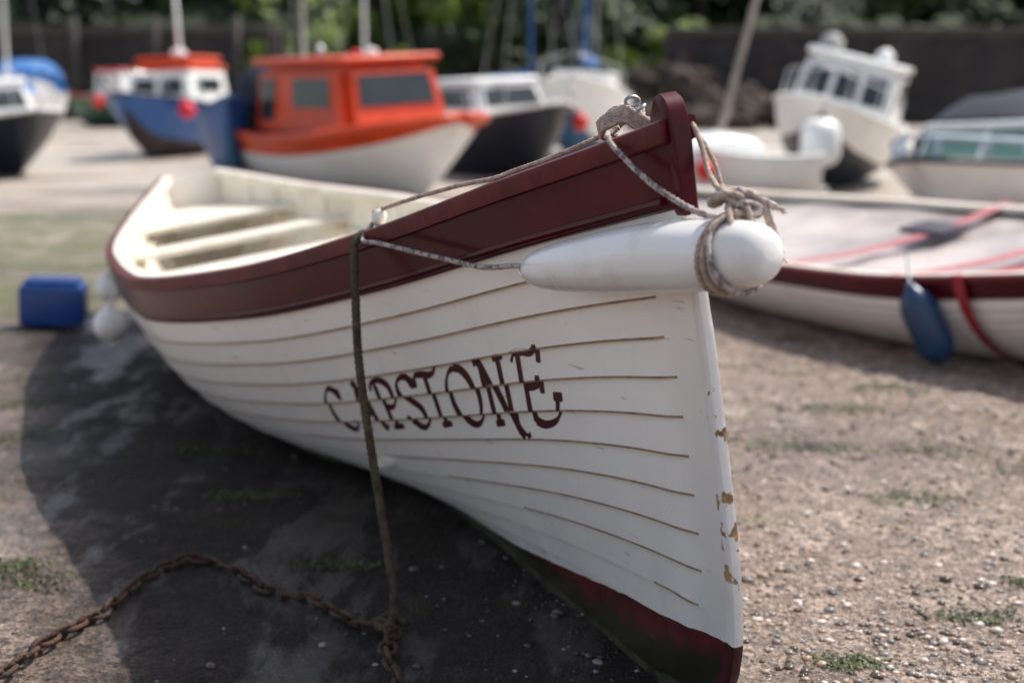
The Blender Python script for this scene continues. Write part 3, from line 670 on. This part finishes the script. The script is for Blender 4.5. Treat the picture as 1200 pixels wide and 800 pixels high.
def ground_mat():
    m=bpy.data.materials.new('wet_harbour_sand'); m.use_nodes=True; nt=m.node_tree; L=nt.links; b=nt.nodes['Principled BSDF']
    tc=N(nt,'ShaderNodeTexCoord')
    def NO(s,d=6,r=.6,st=(1,1,1)):
        mp=N(nt,'ShaderNodeMapping'); mp.inputs['Scale'].default_value=st; L.new(tc.outputs['Object'],mp.inputs[0])
        n=N(nt,'ShaderNodeTexNoise'); n.inputs['Scale'].default_value=s;n.inputs['Detail'].default_value=d;n.inputs['Roughness'].default_value=r; L.new(mp.outputs[0],n.inputs['Vector']); return n.outputs['Fac']
    def RP(f,a,b_):
        n=N(nt,'ShaderNodeMapRange',interpolation_type='SMOOTHSTEP'); n.inputs['From Min'].default_value=a; n.inputs['From Max'].default_value=b_; L.new(f,n.inputs[0]); return n.outputs[0]
    def MIX(f,a,b_):
        n=N(nt,'ShaderNodeMix',data_type='RGBA'); L.new(f,n.inputs[0])
        for i,x in((6,a),(7,b_)):
            if isinstance(x,tuple): n.inputs[i].default_value=(*x,1)
            else: L.new(x,n.inputs[i])
        return n.outputs[2]
    def MA(op,a,b_):
        n=N(nt,'ShaderNodeMath',operation=op)
        for i,x in enumerate((a,b_)):
            if isinstance(x,(int,float)): n.inputs[i].default_value=x
            else: L.new(x,n.inputs[i])
        return n.outputs[0]
    MU=lambda a,b_:MA('MULTIPLY',a,b_)
    sp=N(nt,'ShaderNodeSeparateXYZ'); L.new(tc.outputs['Object'],sp.inputs[0])
    c=MIX(RP(NO(.5),.38,.62),(.42,.305,.245),(.60,.475,.40))
    c=MIX(RP(NO(3.2,7,.7),.42,.60),c,(.33,.235,.185))
    c=MIX(RP(NO(12,9,.8),.38,.60),(.17,.12,.09),c)
    vo=N(nt,'ShaderNodeTexVoronoi'); vo.inputs['Scale'].default_value=85; L.new(tc.outputs['Object'],vo.inputs['Vector'])
    hs=N(nt,'ShaderNodeMix',data_type='RGBA',blend_type='OVERLAY'); hs.inputs[0].default_value=.85; L.new(c,hs.inputs[6])
    bw=N(nt,'ShaderNodeRGBToBW'); L.new(vo.outputs['Color'],bw.inputs[0]); L.new(bw.outputs[0],hs.inputs[7]); c=hs.outputs[2]
    spk=RP(NO(160,3),.62,.67); c=MIX(MU(spk,.8),c,(.88,.82,.76))
    drk=RP(NO(60,3),.56,.64); c=MIX(MU(drk,.65),c,(.06,.045,.035))
    c=MIX(MU(RP(sp.outputs[1],10.0,22.0),.6),c,(.64,.58,.50))  # distant sand painted paler to imitate sunlit wet ground
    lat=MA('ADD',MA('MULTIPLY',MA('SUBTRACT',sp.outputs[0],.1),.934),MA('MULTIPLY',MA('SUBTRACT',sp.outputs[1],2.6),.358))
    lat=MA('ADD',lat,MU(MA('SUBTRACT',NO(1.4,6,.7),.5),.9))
    hull_shade=MU(RP(lat,-1.35,-.60),MA('SUBTRACT',1.0,RP(lat,.35,.65)))  # band along the hull, painted dark to deepen the boat's cast shadow
    far=MA('SUBTRACT',1.0,RP(sp.outputs[1],7.5,10)); hull_shade=MU(hull_shade,far)
    wet0=RP(NO(.33,5,.6,(1,1.6,1)),.47,.60)
    c=MIX(MU(wet0,.45),c,(.15,.115,.095))
    c=MIX(MU(hull_shade,.92),c,(.026,.022,.021))
    alg=MU(RP(NO(1.3,6,.7),.57,.66),RP(NO(.22,3),.42,.55))
    dx=MA('DIVIDE',MA('ADD',sp.outputs[0],4.2),2.8); dy=MA('DIVIDE',MA('SUBTRACT',sp.outputs[1],11.8),4.2)
    dd=MA('ADD',MU(dx,dx),MU(dy,dy)); fld=MU(MA('SUBTRACT',1.0,RP(dd,.5,1.4)),RP(NO(1.6,6,.7),.36,.54)); alg=MA('MAXIMUM',alg,fld)
    c=MIX(MU(alg,.85),c,(.12,.125,.035))
    wd=MU(RP(NO(2.3,8,.75,(.55,1.7,1)),.60,.67),RP(sp.outputs[1],3.2,5.0)); c=MIX(MU(wd,.8),c,(.045,.045,.018))
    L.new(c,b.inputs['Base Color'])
    pud=MU(hull_shade,RP(NO(1.7,6,.65,(1.6,.5,1)),.50,.60))
    r1=MA('SUBTRACT',.46,MU(wet0,.20)); r2=MA('ADD',r1,MU(hull_shade,.15)); r3=MA('SUBTRACT',r2,MU(pud,.42)); L.new(MA('MAXIMUM',r3,.12),b.inputs['Roughness'])
    L.new(MA('ADD',MA('SUBTRACT',.5,MU(hull_shade,.40)),MU(pud,.75)),b.inputs['Specular IOR Level'])
    bp=N(nt,'ShaderNodeBump'); bp.inputs['Distance'].default_value=.018; L.new(MA('SUBTRACT',.95,MU(pud,.5)),bp.inputs['Strength']); L.new(NO(34,8,.75),bp.inputs['Height'])
    b2=N(nt,'ShaderNodeBump'); b2.inputs['Distance'].default_value=.007; L.new(MA('SUBTRACT',.85,MU(pud,.6)),b2.inputs['Strength']); L.new(vo.outputs['Distance'],b2.inputs['Height']); L.new(bp.outputs[0],b2.inputs['Normal']); L.new(b2.outputs[0],b.inputs['Normal'])
    return m
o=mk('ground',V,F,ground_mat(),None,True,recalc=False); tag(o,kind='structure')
ico=bmesh.new(); bmesh.ops.create_icosphere(ico,subdivisions=1,radius=1); iv=np.array([v.co[:] for v in ico.verts]); ifc=[[v.index for v in f.verts] for f in ico.faces]; ico.free()
V=[];F=[];FM=[]; rs=np.random.RandomState(3)
def pebble(x,y,r,pal=(0,0,1,1,2,3,3)):
    q=iv*(1+rs.uniform(-.18,.18,(12,1)))*np.array([1,rs.uniform(.6,1),rs.uniform(.35,.6)])*r; a=rs.uniform(0,6.28); c_,s_=math.cos(a),math.sin(a)
    q=np.stack([q[:,0]*c_-q[:,1]*s_+x,q[:,0]*s_+q[:,1]*c_+y,q[:,2]+gh(x,y)+r*.1],1); b0=len(V); V.extend(map(tuple,q)); F.extend([tuple(i+b0 for i in f) for f in ifc]); FM.extend([rs.choice(pal)]*20)
cl_=[(rs.uniform(-.1,2.6),rs.uniform(2.5,8)) for _ in range(60)]
for _ in range(15000):
    y=2.4+rs.rand()**1.6*7; x=rs.uniform(-.42,.42)*y*1.05
    if rs.rand()<.5:
        cx,cy=cl_[rs.randint(60)]; x=cx+rs.normal(0,.18);y=cy+rs.normal(0,.22)
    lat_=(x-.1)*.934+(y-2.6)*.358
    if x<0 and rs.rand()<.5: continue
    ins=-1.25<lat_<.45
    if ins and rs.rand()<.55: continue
    pebble(x,y,.0022+.016*rs.rand()**6+.0025*rs.rand(),(3,3,3,1) if ins else (0,0,1,1,2,3,3))  # pebbles inside the boat's shadow take darker colours
for _ in range(3500):
    x=rs.normal(1.0,.38);y=rs.normal(2.95,.5)
    if (x-.1)*.934+(y-2.6)*.358<.45: continue
    pebble(x,y,.0025+.012*rs.rand()**4)
o=mk('pebbles',V,F,[pm('pebble_tan',(.42,.31,.23),(.26,.18,.13),30,.4),pm('pebble_grey',(.30,.27,.26),(.16,.14,.14),30,.25),pm('pebble_pale',(.72,.64,.58),(.48,.40,.36),30,.25),pm('pebble_dark',(.10,.075,.06),(.05,.04,.035),30,.25)],None,True,FM,recalc=False); tag(o,kind='stuff')
V=[];F=[]
sp_=[(1.35,4.6),(1.6,5.2),(1.9,5.0),(1.25,5.9),(1.45,5.95),(1.05,5.3),(1.2,5.25),(1.7,6.3),(-1.36,3.75),(-1.42,3.85),(1.45,3.75),(.62,2.95),(.68,3.02),(1.2,3.5),(2.1,4.6),(-2.9,9.2),(-3.3,9.8),(-2.5,10.5),(-3.9,10.3),(-3.1,11.4),(-4.2,11),(-3.6,8.6),(-2.1,6.0),(1.0,6.9),(1.5,7.6),(-2.4,6.6),(-1.9,5.4),(.72,2.75),(.8,3.2),(-.9,4.6),(-1.2,5.2),(-.5,3.9)]
for cx,cy in sp_:
    rad=(.012+.012*rs.rand())*cy
    for _ in range(int(170)):
        x=cx+rs.normal(0,rad);y=cy+rs.normal(0,rad*.5);z=gh(x,y)+.003;a=rs.uniform(0,6.28);l=rs.uniform(.008,.03);w_=rs.uniform(.002,.005)
        d=Vector((math.cos(a),math.sin(a),0));p=Vector((-d.y,d.x,0));h=rs.uniform(.002,.009);b0=len(V);q=Vector((x,y,z))
        V+= [q-p*w_,q+p*w_,q+d*l*.5+p*w_+Vector((0,0,h)),q+d*l*.5-p*w_+Vector((0,0,h)),q+d*l+Vector((0,0,h*.3))]
        F+=[(b0,b0+1,b0+2,b0+3),(b0+3,b0+2,b0+4)]
o=mk('seaweed',V,F,pm('green_weed',(.085,.11,.022),(.025,.028,.012),5,.6),None,False,recalc=False); tag(o,kind='stuff')
# ------------------------------------------------------------------ harbour walls
def wall_mat(n,c1,c2):
    m=bpy.data.materials.new(n);m.use_nodes=True;nt=m.node_tree;L=nt.links;b=nt.nodes['Principled BSDF'];b.inputs['Roughness'].default_value=.85
    tc=N(nt,'ShaderNodeTexCoord');mp=N(nt,'ShaderNodeMapping');mp.inputs['Rotation'].default_value=(math.pi/2,0,0);L.new(tc.outputs['Object'],mp.inputs[0])
    br=N(nt,'ShaderNodeTexBrick');br.inputs['Scale'].default_value=1.0;br.inputs['Color1'].default_value=(*c1,1);br.inputs['Color2'].default_value=(*c2,1);br.inputs['Mortar'].default_value=(.02,.02,.02,1);L.new(mp.outputs[0],br.inputs['Vector'])
    no=N(nt,'ShaderNodeTexNoise');no.inputs['Scale'].default_value=.5;no.inputs['Detail'].default_value=6;L.new(tc.outputs['Object'],no.inputs['Vector'])
    rp=N(nt,'ShaderNodeValToRGB');rp.color_ramp.elements[0].position=.35;rp.color_ramp.elements[1].position=.65;rp.color_ramp.elements[0].color=(.3,.3,.28,1);L.new(no.outputs['Fac'],rp.inputs[0])
    mx=N(nt,'ShaderNodeMix',data_type='RGBA',blend_type='MULTIPLY');mx.inputs[0].default_value=.9;L.new(br.outputs['Color'],mx.inputs[6]);L.new(rp.outputs['Color'],mx.inputs[7]);L.new(mx.outputs[2],b.inputs['Base Color']);return m
M_wall=wall_mat('dark_stone_wall',(.055,.042,.040),(.025,.021,.024)); M_cap=pm('stone_coping',(.06,.05,.045),(.035,.03,.03),3,.8); M_timber=pm('dark_timber',(.05,.045,.04),(.03,.03,.03),6,.8)
def wall(x0,y0,x1,y1,h,label,piles=0):
    E=empty('harbour_wall',label,'wall'); d=Vector((x1-x0,y1-y0,0)); L_=d.length; ang=math.atan2(d.y,d.x); rot=Matrix.Rotation(ang,3,'Z'); c=Vector(((x0+x1)/2,(y0+y1)/2,0))
    b=MB(); b.box(c+Vector((0,0,h/2-.1)),(L_,3,h+.2),rot=rot); b.obj('wall_face',M_wall,E)
    b=MB(); b.box(c+Vector((0,0,h+.15)),(L_,3.2,.3),rot=rot,bev=.04); b.obj('coping',M_cap,E)
    for i in range(piles):
        p=Vector((x0,y0,0))+d*((i+.5)/piles)+rot@Vector((0,-1.75,0)); b=MB(); b.tube([p,p+Vector((0,0,h+.7))],.16,8); b.obj('timber_pile',M_timber,E,True)
wall(-60,60,-9,58,3.3,'dark stone harbour wall with timber piles',16)
wall(5.5,52,70,47,3.0,'dark stone harbour wall without piles')
wall(-9.5,63,8,63,2.2,'low stone wall under the trees')
V=[];F=[];nx=40
for j,(y,z) in enumerate([(60.5,1.9),(66,2.2),(70,4),(80,9),(100,18),(150,30)]):
    for i in range(nx+1): x=-110+220*i/nx; V.append((x,y+2*math.sin(x*.1),z+ (0 if j<2 else 1.5*noise.noise(Vector((x*.05,y*.05,0))))))
for j in range(5):
    for i in range(nx): a=j*(nx+1)+i;F.append((a,a+1,a+nx+2,a+nx+1))
o=mk('hillside',V,F,pm('grassy_hill',(.025,.038,.010),(.008,.014,.006),.3,.9,bump=1,bscale=2),None,True,recalc=False);tag(o,kind='structure')
M_rock=pm('brown_rock',(.075,.05,.037),(.022,.018,.016),1.8,.9,bump=1,bscale=5)
for i in range(54):
    x=3.0+R.random()*5.6;y=44+R.random()*6;r=R.uniform(.25,.65)
    bm=bmesh.new();bmesh.ops.create_icosphere(bm,subdivisions=2,radius=1)
    for v in bm.verts: v.co*=1+.55*noise.noise(v.co*1.3+Vector((i*7,0,0)))
    me=bpy.data.meshes.new('rock');bm.to_mesh(me);bm.free();me.materials.append(M_rock)
    o=bpy.data.objects.new('rock',me);COL.objects.link(o);o.location=(x,y,r*.2+ max(0,(y-44)*.28)*(1-abs(x-5.8)/5));o.scale=(r*1.3,r,r*.75);o.rotation_euler=(R.random()*3,R.random(),R.random()*6);tag(o,'rough brown boulder at the foot of the harbour wall','rock','boulders below the harbour wall')
# ------------------------------------------------------------------ trees
def leafmat(n,c1,c2): return pm(n,c1,c2,1.1,.6,lo=.4,hi=.6,detail=3)
ML=[leafmat('leaves_bright',(.22,.30,.025),(.045,.07,.011)),leafmat('leaves_mid',(.055,.09,.015),(.014,.026,.008)),leafmat('leaves_dark',(.020,.033,.010),(.007,.013,.006))]
M_bark=pm('bark',(.05,.04,.03),(.03,.025,.02),4,.9)
def crown(seed,rad,h,nl,leaf):
    r=np.random.RandomState(seed); V=[];F=[]
    cl=[(r.normal(0,rad*.45),r.normal(0,rad*.45),r.uniform(.0,h),r.uniform(.25,.5)*rad) for _ in range(16)]
    for _ in range(nl):
        cx,cy,cz,cr=cl[r.randint(16)]; d=r.normal(size=3); d/=np.linalg.norm(d); p=Vector((cx,cy,cz))+Vector(d)*cr*r.uniform(.55,1.05)
        a=Vector(r.normal(size=3)).normalized();b_=a.orthogonal().normalized();l=leaf*r.uniform(.6,1.3);b0=len(V)
        V+=[p-a*l-b_*l*.5,p+a*l*.2-b_*l*.8,p+a*l,p-a*l*.1+b_*l*.7];F.append((b0,b0+1,b0+2,b0+3))
    return V,F
proto=[]
for i in range(4):
    V,F=crown(i,2.6,4.2,3200,.22); me=bpy.data.meshes.new('crown'); me.from_pydata([tuple(v) for v in V],[],F); proto.append(me)
tb=MB(); tb.tube([(0,0,0),(.1,.05,1.6),(0,.1,3.2),(.1,0,5)],[.28,.22,.15,.07],10)
for k in range(5):
    a=k*1.3; tb.tube([(.05,.07,1.8+k*.5),(.9*math.cos(a),.9*math.sin(a),3+k*.5),(1.6*math.cos(a),1.6*math.sin(a),3.9+k*.5)],[.11,.07,.03],7)
tr=tb.obj('trunk',M_bark,None,True); trm=tr.data; bpy.data.objects.remove(tr)
cm={}
def cmesh(ci,mi):
    if (ci,mi) not in cm: m=proto[ci].copy();m.materials.append(ML[mi]);cm[(ci,mi)]=m
    return cm[(ci,mi)]
def tree(x,y,z,s,ci,mi):
    E=empty('tree','leafy green broadleaf tree behind the harbour wall','tree',(x,y,z),(0,0,R.random()*6),'trees behind the harbour'); E.scale=(s,s,s)
    t=bpy.data.objects.new('trunk',trm);COL.objects.link(t);t.parent=E
    c=bpy.data.objects.new('crown',cmesh(ci,mi));COL.objects.link(c);c.parent=E;c.location=(0,0,.9)
for i in range(44):
    x=-44+i*2.2+R.uniform(-1,1); y=R.uniform(66,76); mi=R.choice([0,0,1,2]) if -12<x<14 else (1 if R.random()<.35 else 2)  # sunlight put into leaf colour: brighter crowns mid-row, darker at the sides
    tree(x,y,1.0+(y-67)*.4,R.uniform(.85,1.3),R.randint(0,3),mi)
for i in range(22):
    x=-13+i*1.0+R.uniform(-.4,.4); y=R.uniform(57.5,61)
    o=bpy.data.objects.new('bush',cmesh(R.randint(0,3),R.choice([0,0,1,2])));COL.objects.link(o);o.location=(x,y,.2);o.scale=(.6,.5,R.uniform(.4,.75));o.rotation_euler=(0,0,R.random()*6);tag(o,'rounded green shrub growing along the low wall','shrub','shrubs along the low wall')
for i in range(12):
    x=7+i*2.4+R.uniform(-1,1)
    o=bpy.data.objects.new('bush',cmesh(R.randint(0,3),R.choice([0,1,1])));COL.objects.link(o);o.location=(x,53.5,2.9);o.scale=(.5,.35,.16+.14*R.random());o.rotation_euler=(0,0,R.random()*.5);tag(o,'low green hedge plants on top of the quay','shrub','hedge plants on the quay')
# ------------------------------------------------------------------ light
el=math.radians(56.5); az=math.radians(60)
s=Vector((math.sin(az)*math.cos(el),math.cos(az)*math.cos(el),math.sin(el)))
ld=bpy.data.lights.new('sun','SUN'); ld.energy=5; ld.angle=math.radians(.55); ld.color=(1,.95,.86)
lo=bpy.data.objects.new('sun',ld);COL.objects.link(lo); lo.rotation_euler=(-s).to_track_quat('-Z','Y').to_euler(); lo.location=(10,6,15)
w=bpy.data.worlds.new('World');sc.world=w;w.use_nodes=True;nt=w.node_tree
sk=nt.nodes.new('ShaderNodeTexSky');sk.sky_type='NISHITA';sk.sun_disc=False;sk.sun_elevation=el;sk.sun_rotation=az;sk.dust_density=2.0
hs=nt.nodes.new('ShaderNodeHueSaturation');hs.inputs['Saturation'].default_value=.6;hs.inputs['Value'].default_value=1.35
nt.links.new(sk.outputs[0],hs.inputs['Color']);nt.links.new(hs.outputs[0],nt.nodes['Background'].inputs['Color']);nt.nodes['Background'].inputs['Strength'].default_value=.15
# ------------------------------------------------------------------ camera
cd=bpy.data.cameras.new('camera');co=bpy.data.objects.new('camera',cd);COL.objects.link(co);sc.camera=co
co.location=(0,0,1.35);co.rotation_euler=(math.radians(90-10.2),0,0);cd.lens=50;cd.sensor_width=36;cd.clip_end=1500;cd.clip_start=.05
cd.dof.use_dof=True;cd.dof.focus_distance=3.0;cd.dof.aperture_fstop=1.7
